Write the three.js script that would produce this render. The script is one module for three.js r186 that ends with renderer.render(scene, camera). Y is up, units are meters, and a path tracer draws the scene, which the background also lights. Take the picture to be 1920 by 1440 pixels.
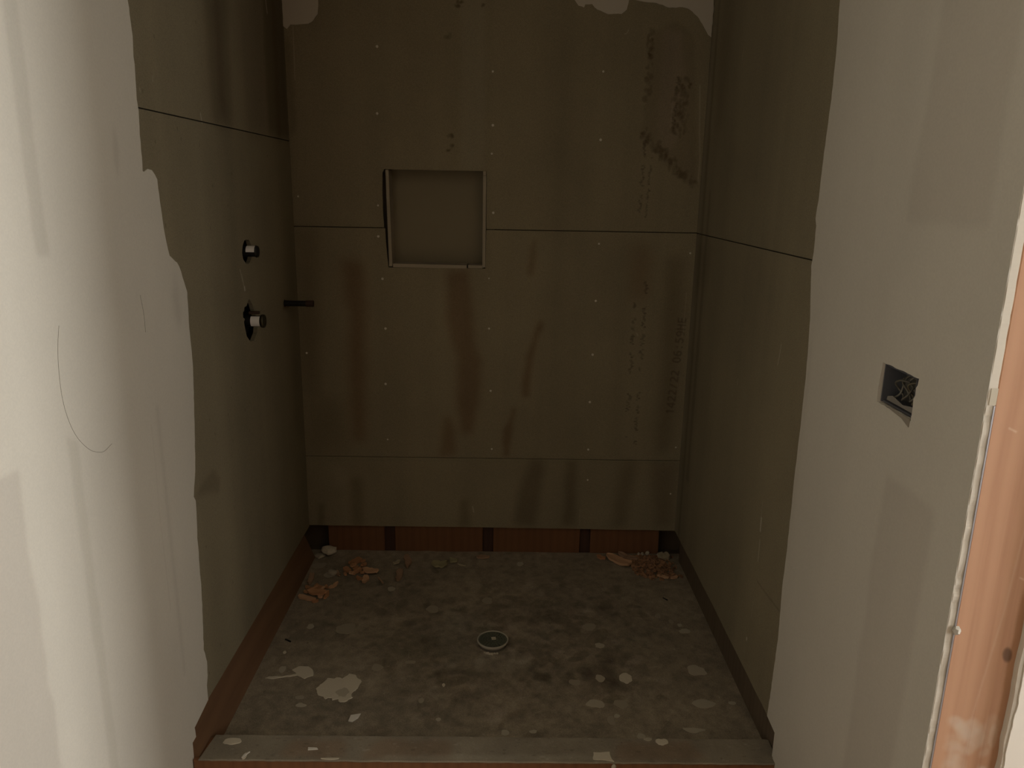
import * as THREE from 'three';
import { mergeGeometries } from 'three/addons/utils/BufferGeometryUtils.js';
import { RectAreaLightUniformsLib } from 'three/addons/lights/RectAreaLightUniformsLib.js';

// ---------------------------------------------------------------- camera, light, exposure
RectAreaLightUniformsLib.init();
const scene = new THREE.Scene();
scene.background = new THREE.Color(0x000000);
const camera = new THREE.PerspectiveCamera(2 * Math.atan(720 / 1442) * 180 / Math.PI, 4 / 3, 0.05, 50);
camera.rotation.order = 'YXZ';
camera.position.set(0.7937, 1.5, 2.9612);
camera.rotation.set(-0.2486, -0.0131, 0.0174);
scene.add(camera);
const renderer = new THREE.WebGLRenderer();
renderer.toneMapping = THREE.LinearToneMapping;
renderer.toneMappingExposure = 1.04;
renderer.shadowMap.enabled = true;
// daylight from the two bathroom windows in the side wall, outside the frame to the right: a clear one next to the shower, a dim one farther off
const WINDOWS = [{ x: 3.2, z0: 1.95, z1: 2.40, y0: 0.66, y1: 1.86, power: 30 }, { x: 3.2, z0: 2.85, z1: 3.75, y0: 0.5, y1: 1.95, power: 3.8 }];
const DAY = [1, 0.985, 0.95];
for (const w of WINDOWS) {
  const daylight = new THREE.RectAreaLight(new THREE.Color().setRGB(...DAY), w.power, w.z1 - w.z0 - 0.08, w.y1 - w.y0 - 0.08);
  daylight.position.set(w.x - 0.02, (w.y0 + w.y1) / 2, (w.z0 + w.z1) / 2);
  daylight.lookAt(0, (w.y0 + w.y1) / 2, (w.z0 + w.z1) / 2);
  daylight.castShadow = true;
  daylight.name = 'window_daylight';
  scene.add(daylight);
}

// ---------------------------------------------------------------- helpers
function mulberry(a) { return () => { a = (a + 0x6d2b79f5) | 0; let t = Math.imul(a ^ (a >>> 15), 1 | a); t = (t + Math.imul(t ^ (t >>> 7), 61 | t)) ^ t; return ((t ^ (t >>> 14)) >>> 0) / 4294967296; }; }
function hash(x, y, s) { let h = Math.imul(x, 374761393) ^ Math.imul(y, 668265263) ^ Math.imul(s, 1442695041); h = Math.imul(h ^ (h >>> 13), 1274126177); return ((h ^ (h >>> 16)) >>> 0) / 4294967296; }
function noise(x, y, s = 0) {
  const ix = Math.floor(x), iy = Math.floor(y), fx = x - ix, fy = y - iy, u = fx * fx * (3 - 2 * fx), v = fy * fy * (3 - 2 * fy);
  const a = hash(ix, iy, s), b = hash(ix + 1, iy, s), c = hash(ix, iy + 1, s), d = hash(ix + 1, iy + 1, s);
  return a + (b - a) * u + (c - a) * v + (a - b - c + d) * u * v;
}
function fbm(x, y, s = 0, o = 4) { let t = 0, a = 0.5, n = 0; for (let i = 0; i < o; i++) { t += a * noise(x, y, s + i * 17); n += a; a *= 0.5; x *= 2.03; y *= 2.03; } return t / n; }
const toS = (l) => { l = Math.min(1, Math.max(0, l)); return l <= 0.0031308 ? l * 12.92 : 1.055 * Math.pow(l, 1 / 2.4) - 0.055; };
const toL = new Float32Array(256); for (let i = 0; i < 256; i++) { const s = i / 255; toL[i] = s <= 0.04045 ? s / 12.92 : Math.pow((s + 0.055) / 1.055, 2.4); }
const bytes = new Uint8Array(4097); for (let i = 0; i <= 4096; i++) bytes[i] = Math.round(255 * toS((i / 4096) ** 2));
const toByte = (l) => bytes[Math.min(4096, Math.round(4096 * Math.sqrt(l)))];
const css = (r, g, b, a = 1) => `rgba(${Math.round(255 * toS(r))},${Math.round(255 * toS(g))},${Math.round(255 * toS(b))},${a})`;
const lin = (r, g, b) => new THREE.Color().setRGB(r, g, b);

// a colour map for a plane rectangle given in metres; paint(ctx, S) draws in metres, grain(x, y) multiplies the result
function planeTexture(x0, y0, w, h, S, base, paint, grain) {
  const cv = document.createElement('canvas'); cv.width = Math.round(w * S); cv.height = Math.round(h * S);
  const ctx = cv.getContext('2d');
  ctx.fillStyle = css(...base); ctx.fillRect(0, 0, cv.width, cv.height);
  ctx.setTransform(S, 0, 0, -S, -x0 * S, (y0 + h) * S);
  if (paint) paint(ctx, S);
  ctx.setTransform(1, 0, 0, 1, 0, 0); ctx.filter = 'none';
  const im = ctx.getImageData(0, 0, cv.width, cv.height), d = im.data;
  for (let j = 0, k = 0; j < cv.height; j++) for (let i = 0; i < cv.width; i++, k += 4) {
    const g = grain(x0 + (i + 0.5) / S, y0 + h - (j + 0.5) / S);
    if (g.length) for (let c = 0; c < 3; c++) d[k + c] = toByte(toL[d[k + c]] * g[c]);
    else for (let c = 0; c < 3; c++) d[k + c] = toByte(toL[d[k + c]] * g);
  }
  ctx.putImageData(im, 0, 0);
  const t = new THREE.CanvasTexture(cv); t.colorSpace = THREE.SRGBColorSpace;
  t.repeat.set(1 / w, 1 / h); t.offset.set(-x0 / w, -y0 / h);
  return t;
}
function bumpTexture(size, S, f) {   // tiling grey map, uv in metres
  const data = new Uint8Array(size * size * 4);
  for (let j = 0, k = 0; j < size; j++) for (let i = 0; i < size; i++, k += 4) { const v = Math.max(0, Math.min(255, 255 * f(i / S, j / S))); data[k] = data[k + 1] = data[k + 2] = v; data[k + 3] = 255; }
  const t = new THREE.DataTexture(data, size, size); t.wrapS = t.wrapT = THREE.MirroredRepeatWrapping; t.magFilter = THREE.LinearFilter; t.repeat.set(S / size, S / size); t.needsUpdate = true;
  return t;
}
const path = (ctx, pts) => { ctx.beginPath(); pts.forEach(([x, y], i) => (i ? ctx.lineTo(x, y) : ctx.moveTo(x, y))); ctx.closePath(); };
function stain(ctx, S, pts, color, soft) { ctx.filter = soft ? `blur(${(soft * S).toFixed(1)}px)` : 'none'; ctx.fillStyle = color; path(ctx, pts); ctx.fill(); ctx.filter = 'none'; }
// soft-edged oval spot; color is a function of alpha
function spot(ctx, x, y, rx, ry, turn, color, a, soft) {
  const R = Math.max(rx, ry) + soft, k = Math.max(0, (Math.max(rx, ry) - soft) / R), g = ctx.createRadialGradient(0, 0, 0, 0, 0, 1);
  g.addColorStop(0, color(a)); g.addColorStop(k, color(a)); g.addColorStop(k + (1 - k) * .5, color(a * .5)); g.addColorStop(1, color(0));
  ctx.save(); ctx.translate(x, y); ctx.rotate(turn); ctx.scale(rx + soft, ry + soft); ctx.fillStyle = g; ctx.beginPath(); ctx.arc(0, 0, 1, 0, 7); ctx.fill(); ctx.restore();
}
function stroke(ctx, S, pts, color, width, soft) { ctx.filter = soft ? `blur(${(soft * S).toFixed(1)}px)` : 'none'; ctx.strokeStyle = color; ctx.lineWidth = width; ctx.lineCap = 'round'; ctx.beginPath(); pts.forEach(([x, y], i) => (i ? ctx.lineTo(x, y) : ctx.moveTo(x, y))); ctx.stroke(); ctx.filter = 'none'; }

// flat slab with outline pts (plane coordinates), front face at `at`, thickness t behind it. planes: back/front (x,y), left/right (z,y), floor (x,z)
function slab(plane, pts, at, t, { holes = [], bevel = 0 } = {}) {
  const flip = plane === 'left' || plane === 'floor';
  const m = (p) => (plane === 'left' ? [-p[0], p[1]] : plane === 'floor' ? [p[0], -p[1]] : p);
  const shape = new THREE.Shape(pts.map((p) => new THREE.Vector2(...m(p))));
  for (const h of holes) shape.holes.push(new THREE.Path(h.map((p) => new THREE.Vector2(...m(p)))));
  const g = new THREE.ExtrudeGeometry(shape, { depth: t - 2 * bevel, bevelEnabled: bevel > 0, bevelThickness: bevel, bevelSize: bevel, bevelOffset: -bevel, bevelSegments: 1, curveSegments: 4 });
  g.translate(0, 0, -(t - bevel));
  if (plane === 'left') { g.rotateY(Math.PI / 2); g.translate(at, 0, 0); }
  else if (plane === 'right') { g.rotateY(-Math.PI / 2); g.translate(at, 0, 0); }
  else if (plane === 'floor') { g.rotateX(-Math.PI / 2); g.translate(0, at, 0); }
  else g.translate(0, 0, at);
  return metreUV(g, plane);
}
function metreUV(g, plane) {
  const p = g.attributes.position, uv = new Float32Array(p.count * 2);
  for (let i = 0; i < p.count; i++) {
    const x = p.getX(i), y = p.getY(i), z = p.getZ(i);
    uv[2 * i] = plane === 'left' || plane === 'right' ? z : x; uv[2 * i + 1] = plane === 'floor' ? z : y;
  }
  g.setAttribute('uv', new THREE.BufferAttribute(uv, 2));
  return g;
}
function box(x0, x1, y0, y1, z0, z1, plane = 'back') { const g = new THREE.BoxGeometry(x1 - x0, y1 - y0, z1 - z0); g.translate((x0 + x1) / 2, (y0 + y1) / 2, (z0 + z1) / 2); return metreUV(g, plane); }
function rough(pts, step, amp, seed, closed = true) {   // subdivide an outline and jitter it
  const out = [], n = pts.length;
  for (let i = 0; i < (closed ? n : n - 1); i++) {
    const a = pts[i], b = pts[(i + 1) % n], L = Math.hypot(b[0] - a[0], b[1] - a[1]), k = Math.max(1, Math.round(L / step));
    for (let j = 0; j < k; j++) { const f = j / k, x = a[0] + (b[0] - a[0]) * f, y = a[1] + (b[1] - a[1]) * f; out.push([x + amp * (noise(x * 90, y * 90, seed) - 0.5) * 2, y + amp * (noise(x * 90 + 40, y * 90, seed + 5) - 0.5) * 2]); }
  }
  if (!closed) out.push(pts[n - 1]);
  return out;
}
const taken = new Map();
function numbered(name) { const n = taken.get(name) ?? 0; taken.set(name, n + 1); return n ? name + '_' + String(n).padStart(3, '0') : name; }
function mesh(name, geo, mat, parent) { const m = new THREE.Mesh(geo, mat); m.name = name; m.castShadow = m.receiveShadow = true; parent.add(m); return m; }
function structure(name, label, category = name.split('_')[0]) { const g = new THREE.Group(); g.name = name; g.userData = { kind: 'structure', label, category }; scene.add(g); return g; }
function thing(name, label, category, position = [0, 0, 0], group) { const g = new THREE.Group(); g.name = numbered(name); g.position.set(...position); g.userData = { label, category }; if (group) g.userData.group = group; scene.add(g); return g; }
function single(name, geo, mat, label, category, group) { const m = mesh(numbered(name), geo, mat, scene); m.userData = { label, category }; if (group) m.userData.group = group; return m; }
const std = (o) => new THREE.MeshStandardMaterial({ roughness: 0.95, metalness: 0, ...o });

// ---------------------------------------------------------------- dimensions (metres)
const W = 1.524, HC = 2.5, FY = -0.11, BT = 0.0125, GAP = 0.0016;
const SEAM_B = 1.349, SEAM_B2 = 0.435, BOT = 0.127, SEAM_L = 1.656, SEAM_R = 1.348, ZB = 1.228, ZF = 1.852;

// ---------------------------------------------------------------- materials
const BOARD = [0.248, 0.210, 0.134];
const boardGrain = (seed) => (x, y) => {
  const band = 0.86 + 0.28 * fbm(x * 9, y * 0.35, seed, 3), blotch = 0.9 + 0.2 * fbm(x * 5, y * 5, seed + 9, 4), fine = 0.86 + 0.28 * hash(Math.floor(x * 640), Math.floor(y * 640), seed);
  const weave = 1 + 0.03 * Math.sin(x * 900) * Math.sin(y * 900);
  return band * blotch * fine * weave;
};
const boardBump = bumpTexture(512, 512, (x, y) => 0.5 + 0.35 * (fbm(x * 60, y * 60, 31, 3) - 0.5) + 0.3 * (hash(Math.floor(x * 512), Math.floor(y * 512), 3) - 0.5));
const BROWN = (a) => css(0.13, 0.075, 0.034, a), DARK = (a) => css(0.10, 0.075, 0.040, a), PALE = (a) => css(0.55, 0.50, 0.42, a);

const backTex = planeTexture(0, 0.1, W, 2.3, 600, BOARD, (ctx, S) => {
  const rnd = mulberry(5);
  const brown = [
    [[[.174, 1.23], [.26, 1.22], [.265, 1.015], [.25, .718], [.244, .502], [.196, .501], [.185, .717], [.195, 1.014], [.18, 1.119]], .62, .012],
    [[[.576, 1.195], [.662, 1.195], [.679, 1.022], [.685, .929], [.709, .844], [.704, .694], [.675, .539], [.627, .539], [.612, .692], [.614, .843], [.592, .928], [.575, 1.02]], .62, .009],
    [[[.561, .612], [.591, .612], [.61, .545], [.61, .443], [.543, .442]], .6, .008],
    [[[.902, 1.313], [.918, 1.313], [.903, 1.18], [.878, 1.18]], .55, .006],
    [[[.93, 1.002], [.955, 1.003], [.915, .86], [.906, .76], [.904, .694], [.872, .694], [.87, .76], [.885, .86]], .65, .006],
    [[[.834, .651], [.849, .652], [.836, .555], [.825, .446], [.801, .445], [.801, .555]], .65, .006],
    [[[1.282, 1.303], [1.355, 1.304], [1.353, 1.092], [1.281, 1.091]], .45, .016],
  ];
  const dark = [
    [[[.01, 1.34], [.088, 1.34], [.075, .693], [.0, .692]], .34, .014], [[[.014, .684], [.154, .686], [.167, .469], [.015, .446]], .32, .02],
    [[[1.415, 1.261], [1.484, 1.262], [1.488, .801], [1.478, .466], [1.42, .465], [1.424, .801]], .5, .014],
    [[[.908, .43], [.979, .43], [.959, .29], [.943, .137], [.845, .136], [.867, .288]], .62, .010], [[[1.058, .43], [1.106, .43], [1.105, .139], [1.054, .139]], .5, .008],
    [[[1.276, .43], [1.354, .43], [1.315, .142], [1.266, .141]], .55, .012], [[[1.405, .43], [1.514, .43], [1.507, .144], [1.44, .143]], .45, .012],
    [[[.63, .252], [.66, .253], [.672, .134], [.623, .133]], .5, .007], [[[.178, .345], [.228, .345], [.226, .133], [.175, .132]], .5, .009],
    [[[.047, .226], [.062, .226], [.062, .131], [.036, .13]], .55, .006], [[[1.04, 1.0], [1.05, 1.0], [1.04, .7], [1.03, .7]], .0, .01],
    [[[.0, 2.0], [.022, 2.0], [.03, 1.70], [.0, 1.66]], .38, .006],
  ];
  for (const [p, a, s] of brown) stain(ctx, S, rough(p, .03, .006, 7), BROWN(a * .78), s * 1.4);
  for (const [p, a, s] of dark) stain(ctx, S, rough(p, .03, .006, 8), DARK(a * .8), s * 1.4);
  stain(ctx, S, [[.0, .42], [1.524, .42], [1.524, .425], [0, .425]], DARK(.15), .004);
  // paler machine band down the upper sheet
  stain(ctx, S, [[.63, 2.4], [.715, 2.4], [.715, 1.562], [.63, 1.562]], css(.31, .27, .19, .5), .012);
  stain(ctx, S, [[.1, .40], [.16, .39], [.17, .30], [.10, .30]], PALE(.12), .015);
  // damp patch with a dark tide line
  stain(ctx, S, rough([[1.309, 2.05], [1.301, 1.961], [1.301, 1.798], [1.293, 1.705], [1.371, 1.613], [1.424, 1.566], [1.497, 1.519], [1.508, 1.538], [1.476, 1.928], [1.459, 2.035], [1.398, 2.087]], .02, .008, 12), DARK(.2), .006);
  stain(ctx, S, rough([[1.35, 2.06], [1.42, 2.05], [1.44, 1.9], [1.43, 1.70], [1.40, 1.64], [1.35, 1.68], [1.35, 1.9]], .02, .01, 14), css(.27, .225, .16, .55), .01);
  for (let i = 0; i < 260; i++) {   // speckled mould along its rim
    const t = rnd(); let x, y;
    if (t < .45) { const f = rnd(); x = 1.30 + .2 * f + (rnd() - .5) * .03; y = 1.70 - .18 * f + (rnd() - .5) * .035; } else if (t < .6) { x = 1.306 + (rnd() - .5) * .022; y = 1.7 + .36 * Math.pow(rnd(), .6); } else { x = 1.45 - .05 * rnd() + (rnd() - .5) * .02; y = 1.70 + .2 * rnd(); }
    spot(ctx, x, y, .002 + .007 * rnd(), .003 + .009 * rnd(), 0, DARK, .15 + .25 * rnd(), .003);
  }
  for (const [x, y, r, r2] of [[.592, 1.684, .012, .009], [.597, 1.648, .008, .007], [.585, 1.633, .010, .005], [.583, 2.028, .016, .013], [.617, 2.124, .010, .010], [.622, 2.135, .014, .004], [.706, 2.126, .008, .006], [1.31, 2.023, .006, .007], [1.303, 1.979, .006, .012], [1.459, 1.874, .006, .012], [1.295, 1.705, .006, .005]]) { for (let i = 0; i < 7; i++) spot(ctx, x + (rnd() - .5) * 1.5 * r, y + (rnd() - .5) * 1.5 * r2, r * (.25 + .4 * rnd()), r2 * (.25 + .4 * rnd()), rnd(), (a) => css(.085, .062, .03, a), x === .583 ? .14 : .32, .003); }
  // two rows of small print running up the sheet: too small to read, kept as broken dashes
  const dashes = (x0, y0, x1, y1, w) => { const n = Math.round(Math.abs(y1 - y0) / .006); for (let i = 0; i < n; i++) { if (noise(i * .35, w * 999, 3) < .38) continue; const f = i / n; spot(ctx, x0 + (x1 - x0) * f + (rnd() - .5) * w, y0 + (y1 - y0) * f, w * (.25 + .4 * rnd()), .0022, 0, (a) => css(.08, .06, .035, a), .2 + .45 * rnd(), .0016); } };
  dashes(1.304, 1.079, 1.297, .528, .014); dashes(1.343, 1.16, 1.334, .473, .012); dashes(1.309, 1.68, 1.300, 1.418, .010); dashes(1.335, 1.62, 1.325, 1.40, .008);
  dashes(1.415, 1.9, 1.405, 1.72, .010);
  // date stamp, reading upwards
  ctx.save(); ctx.translate(1.487, .70); ctx.rotate(Math.PI / 2 - .06); ctx.scale(1, -1); ctx.fillStyle = css(.07, .05, .03, .6); ctx.filter = `blur(${.0018 * S}px)`;
  ctx.scale(.001, .001); ctx.font = 'bold 44px monospace'; ctx.fillText('1422/22 06:59HE', -70, 0); ctx.restore();
  // white drips and scuffs
  stroke(ctx, S, [[.034, 2.06], [.033, 1.96], [.032, 1.866]], PALE(.35), .0025); stroke(ctx, S, [[1.494, 1.875], [1.505, 1.709], [1.514, 1.62], [1.513, 1.539]], PALE(.34), .004, .001); stroke(ctx, S, [[1.398, 1.818], [1.397, 1.726]], PALE(.2), .003, .001);
  stroke(ctx, S, [[1.212, 2.041], [1.221, 2.045], [1.225, 2.055]], PALE(.5), .0025); stroke(ctx, S, [[.678, .222], [.683, .198]], PALE(.45), .0055, .001); stroke(ctx, S, [[1.122, .216], [1.123, .144]], PALE(.3), .002);
  stroke(ctx, S, [[1.500, 1.12], [1.498, .95]], PALE(.2), .003, .001); stroke(ctx, S, [[1.316, .96], [1.322, .95]], PALE(.4), .004, .001);
}, boardGrain(1));
const leftTex = planeTexture(0, 0.1, 1.25, 2.3, 640, BOARD, (ctx, S) => {
  for (const [p, a, s] of [[[[.55, 2.4], [.76, 2.4], [.765, 1.659], [.60, 1.659]], .42, .02], [[[.0, 2.4], [.23, 2.4], [.25, 1.659], [.0, 1.659]], .62, .016], [[[.23, 2.4], [.5, 2.4], [.5, 1.659], [.25, 1.659]], .2, .03], [[[.62, 2.4], [.68, 2.4], [.70, 1.70], [.66, 1.68]], .4, .015], [[[.09, 2.4], [.13, 2.4], [.15, 1.66], [.10, 1.66]], .4, .012], [[[0, 1.4], [.1, 1.4], [.14, .6], [0, .5]], .2, .03]]) stain(ctx, S, rough(p, .04, .008, 4), DARK(a), s);
  stroke(ctx, S, [[.627, 1.25], [.612, 1.22], [.598, 1.192]], PALE(.6), .005, .001); stroke(ctx, S, [[.61, 1.235], [.606, 1.21]], PALE(.5), .003, .001); stroke(ctx, S, [[.597, 1.192], [.596, 1.186]], PALE(.85), .011, .001);
  stroke(ctx, S, [[.845, 1.676], [.839, 1.653]], PALE(.7), .004, .0008); stroke(ctx, S, [[1.113, 1.731], [1.114, 1.72]], PALE(.4), .003); stroke(ctx, S, [[1.183, 1.697], [1.182, 1.69]], PALE(.5), .003);
  stroke(ctx, S, [[.201, 2.09], [.19, 2.05]], PALE(.6), .008, .001);
  stain(ctx, S, [[1.1, .705], [1.04, .725], [.955, .736], [.911, .69], [.93, .655], [.98, .68], [1.05, .70]], DARK(.35), .008);
  stain(ctx, S, [[.12, 1.08], [.2, 1.075], [.2, 1.062], [.12, 1.06]], BROWN(.6), .004);
  const rnd = mulberry(9); for (let i = 0; i < 60; i++) { ctx.fillStyle = DARK(.5); ctx.beginPath(); ctx.ellipse(1.2 * rnd(), .15 + 2.1 * rnd(), .002, .005, 0, 0, 7); ctx.fill(); }
}, boardGrain(2));
const rightTex = planeTexture(0, 0.1, 1.25, 2.3, 640, BOARD, (ctx, S) => {
  for (const [p, a, s] of [[[[.06, 2.4], [.085, 2.4], [.085, .12], [.055, .12]], .3, .006], [[[.13, 1.5], [.16, 1.5], [.16, .4], [.12, .4]], .28, .006], [[[.0, 1.34], [.25, 1.34], [.22, 1.2], [.0, 1.1]], .18, .03], [[[.12, 2.4], [.3, 2.4], [.25, 1.7], [.14, 1.7]], .22, .03]]) stain(ctx, S, rough(p, .04, .006, 6), DARK(a), s);
  stain(ctx, S, rough([[.0, 2.06], [.05, 2.06], [.04, 1.6], [.03, 1.2], [.025, .5], [.02, .13], [0, .13]], .05, .006, 8), PALE(.16), .006);
  stroke(ctx, S, [[.987, 1.115], [.982, 1.085], [.976, 1.058]], PALE(.55), .0035, .0006); stroke(ctx, S, [[.971, .668], [.972, .62]], PALE(.25), .003, .0006); stroke(ctx, S, [[.974, .618], [.976, .582]], PALE(.75), .008, .0008);
  stroke(ctx, S, [[.98, .555], [.982, .491]], PALE(.5), .005, .0008); stroke(ctx, S, [[.978, .36], [.974, .307]], PALE(.25), .003, .0006); stroke(ctx, S, [[.957, .231], [.957, .224]], PALE(.8), .007, .0006);
  stroke(ctx, S, [[.652, .94], [.651, .92]], PALE(.4), .004, .0006); stroke(ctx, S, [[.411, 1.93], [.409, 1.9]], PALE(.35), .003, .0006); stroke(ctx, S, [[.621, 1.10], [.618, 1.085]], PALE(.25), .003, .0006);
  stroke(ctx, S, [[.994, .434], [1.08, .438], [1.173, .446]], DARK(.5), .004, .002);
}, boardGrain(3));
const boardMat = (map) => std({ map, bumpMap: boardBump, bumpScale: 0.0006 });
const mBack = boardMat(backTex), mLeft = boardMat(leftTex), mRight = boardMat(rightTex);
const mBoardPlain = std({ color: lin(0.245, 0.209, 0.136), bumpMap: boardBump, bumpScale: 0.0006 });
const mBoardEdge = std({ color: lin(0.36, 0.31, 0.23), bumpMap: boardBump, bumpScale: 0.001 });

// joint compound and drywall paper
const MUD = [0.70, 0.665, 0.585], PAPER = [0.545, 0.505, 0.435];
const mudGrain = (seed) => (x, y) => (0.94 + 0.12 * fbm(x * 6, y * 3, seed, 4)) * (0.97 + 0.06 * hash(Math.floor(x * 420), Math.floor(y * 420), seed));
const leftMudTex = planeTexture(1.0, -0.11, 1.2, 2.61, 420, MUD, (ctx, S) => {
  const paper = css(...PAPER, .8);
  stain(ctx, S, rough([[1.768, 1.04], [2.2, 1.06], [2.2, -.11], [1.768, -.11]], .05, .006, 3), css(...PAPER, .55), .004);
  stain(ctx, S, rough([[1.62, 1.05], [1.586, 1.03], [1.588, -.11], [1.62, -.11]], .05, .004, 3), css(...PAPER, .38), .004);
  stain(ctx, S, rough([[1.60, 2.5], [1.639, 2.5], [1.640, 1.375], [1.60, 1.372]], .05, .004, 5), css(...PAPER, .5), .004);
  stain(ctx, S, [[1.32, 1.62], [1.335, 1.55], [1.325, 1.50], [1.31, 1.56]], css(...PAPER, .5), .006);
  stain(ctx, S, rough([[1.09, 1.30], [1.12, 1.25], [1.10, 1.14], [1.075, 1.2]], .02, .01, 5), css(...PAPER, .5), .012);
  stroke(ctx, S, [[1.292, .969], [1.291, .875], [1.296, .763], [1.29, .5]], css(.5, .46, .39, .4), .002, .001);
  stroke(ctx, S, [[1.255, 1.0], [1.25, .3]], css(...PAPER, .5), .012, .006);
}, mudGrain(11));
const rightMudTex = planeTexture(1.0, -0.11, 0.9, 2.61, 420, [0.64, 0.605, 0.525], (ctx, S) => {
  stain(ctx, S, rough([[1.56, 2.5], [1.562, 1.687], [1.55, 1.6], [1.544, 1.531], [1.54, 1.453], [1.787, 1.453], [1.78, 2.5]], .04, .004, 3), css(...PAPER, .5), .006);
  stain(ctx, S, rough([[1.60, .99], [1.59, .806], [1.593, .73], [1.598, .7], [1.593, .608], [1.61, -.11], [1.756, -.11], [1.766, .82], [1.768, .99]], .04, .004, 3), css(...PAPER, .6), .006);
  stain(ctx, S, [[1.175, 1.20], [1.195, 1.1], [1.19, .6], [1.178, .6]], css(...PAPER, .4), .008);
}, mudGrain(13));
const plasterBump = bumpTexture(256, 200, (x, y) => fbm(x * 7, y * 3.5, 51, 4));
const mLeftMud = std({ map: leftMudTex, bumpMap: plasterBump, bumpScale: 0.0012, roughness: 0.9 });
const mRightMud = std({ map: rightMudTex, bumpMap: plasterBump, bumpScale: 0.0012, roughness: 0.9 });
const mDrywall = std({ color: lin(0.66, 0.625, 0.55), bumpMap: plasterBump, bumpScale: 0.001 });
const mGypsum = std({ color: lin(0.68, 0.63, 0.54), bumpMap: boardBump, bumpScale: 0.0015 });
const mMud = std({ color: lin(0.52, 0.475, 0.40), bumpMap: plasterBump, bumpScale: 0.001 });
const mSplat = std({ color: lin(0.60, 0.54, 0.42), bumpMap: boardBump, bumpScale: 0.0012 });
const mSplatPale = std({ color: lin(0.43, 0.38, 0.29), bumpMap: boardBump, bumpScale: 0.0008 });
const mSplatFaint = std({ color: lin(0.33, 0.285, 0.21), bumpMap: boardBump, bumpScale: 0.0006 });
const mWhite = std({ color: lin(0.72, 0.68, 0.60) });

// timber: grain runs along v
function timber(seed, c1, c2, w, h, extra) {
  return planeTexture(0, 0, w, h, 520, c1, extra, (x, y) => {
    const wob = fbm(x * 6, y * 1.2, seed, 3) * 0.05, ring = 0.5 + 0.5 * Math.sin((x + wob) * 210 + 6 * fbm(x * 3, y * 0.7, seed + 3, 2)), fib = fbm(x * 260, y * 6, seed + 7, 2), k = 0.55 * ring * fib + 0.45 * fbm(x * 20, y * 1.5, seed + 1, 3);
    const q = c1.map((v, i) => (v + (c2[i] - v) * Math.min(1, k * 1.1)) / v);
    return q;
  });
}
const postTex = timber(21, [0.585, 0.335, 0.205], [0.44, 0.225, 0.13], 0.16, 1.5, (ctx, S) => {
  for (const [x, y, r, a] of [[.092, .70, .007, .6], [.094, .47, .009, .75], [.03, .2, .004, .3]]) spot(ctx, x, y, r * .7, r * 1.5, .2, (q) => css(.16, .09, .06, q), a, .003);
  const rnd = mulberry(2);
  for (let i = 0; i < 48; i++) spot(ctx, .03 + .07 * rnd(), .12 + .23 * Math.pow(rnd(), .8), .004 + .012 * rnd(), .006 + .018 * rnd(), rnd(), (q) => css(.7, .58, .47, q), .18 + .25 * rnd(), .005);
  stroke(ctx, S, [[.085, .75], [.075, .55], [.05, .3]], css(.72, .52, .40, .35), .003, .001);
  for (const [x, y] of [[.035, .98], [.028, .86], [.09, .61]]) stroke(ctx, S, [[x, y], [x + .012, y - .006]], css(.8, .62, .48, .6), .0025, .0006);
});
postTex.offset.set(-1.537 / 0.16, 0 / 1.5 - 0.3 / 1.5);
postTex.wrapT = THREE.MirroredRepeatWrapping;
const mPost = std({ map: postTex, roughness: 0.85 });
function plankMat(seed, c1, c2) { const t = timber(seed, c1, c2, 0.4, 0.8); t.wrapS = t.wrapT = THREE.MirroredRepeatWrapping; return std({ map: t, roughness: 0.85 }); }
const mStudDark = plankMat(31, [0.07, 0.032, 0.018], [0.04, 0.02, 0.012]);
const mBlock = plankMat(33, [0.19, 0.084, 0.034], [0.125, 0.052, 0.021]);
const mPlank = plankMat(35, [0.18, 0.095, 0.043], [0.12, 0.058, 0.027]);
const mPlankRight = plankMat(36, [0.15, 0.11, 0.07], [0.10, 0.072, 0.045]);
const mCurbWood = plankMat(37, [0.26, 0.115, 0.048], [0.17, 0.07, 0.030]);
const mRoomWood = plankMat(39, [0.29, 0.21, 0.14], [0.22, 0.155, 0.10]);
const mSheathing = std({ color: lin(0.12, 0.085, 0.05) });
const mBlackIron = std({ color: lin(0.012, 0.011, 0.010), roughness: 0.55, metalness: 0.4 });
const mRust = std({ color: lin(0.045, 0.022, 0.013), roughness: 0.8 });
const mBrass = std({ color: lin(0.05, 0.042, 0.022), roughness: 0.5, metalness: 0.6 });

// ---------------------------------------------------------------- back wall
const wallBack = structure('wall_back', 'dark grey cement board wall at the back of the shower with a square niche');
const NX0 = 0.339, NX1 = 0.725, NY0 = 1.203, NY1 = 1.562;
mesh('backer_board', slab('back', [[0.0005, SEAM_B + GAP], [NX0, SEAM_B + GAP], ...rough([[NX0 + .001, SEAM_B + .02], [NX0 - .003, 1.42], [NX0 - .001, NY1 - .012]], .03, .0015, 4, false), [NX0 + .006, NY1], [NX1, NY1], [NX1, SEAM_B + GAP], [W - .0005, SEAM_B + GAP], [W - .0005, 2.25], [.0005, 2.25]], 0, BT, {}), mBack, wallBack).userData.label = 'upper cement board sheet, cut out around the niche';
mesh('backer_board', slab('back', [[.0005, SEAM_B2 + GAP * .7], [W - .0005, SEAM_B2 + GAP * .7], [W - .0005, SEAM_B - GAP], [NX1, SEAM_B - GAP], [NX1 - .002, NY0 - .001], [NX0 + .014, NY0 - .002], ...rough([[NX0 + .012, 1.22], [NX0 + .006, 1.30]], .03, .001, 4, false), [NX0 + .004, SEAM_B - GAP], [.0005, SEAM_B - GAP]], 0, BT), mBack, wallBack).userData.label = 'middle cement board sheet with long brown water stains';
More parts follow.
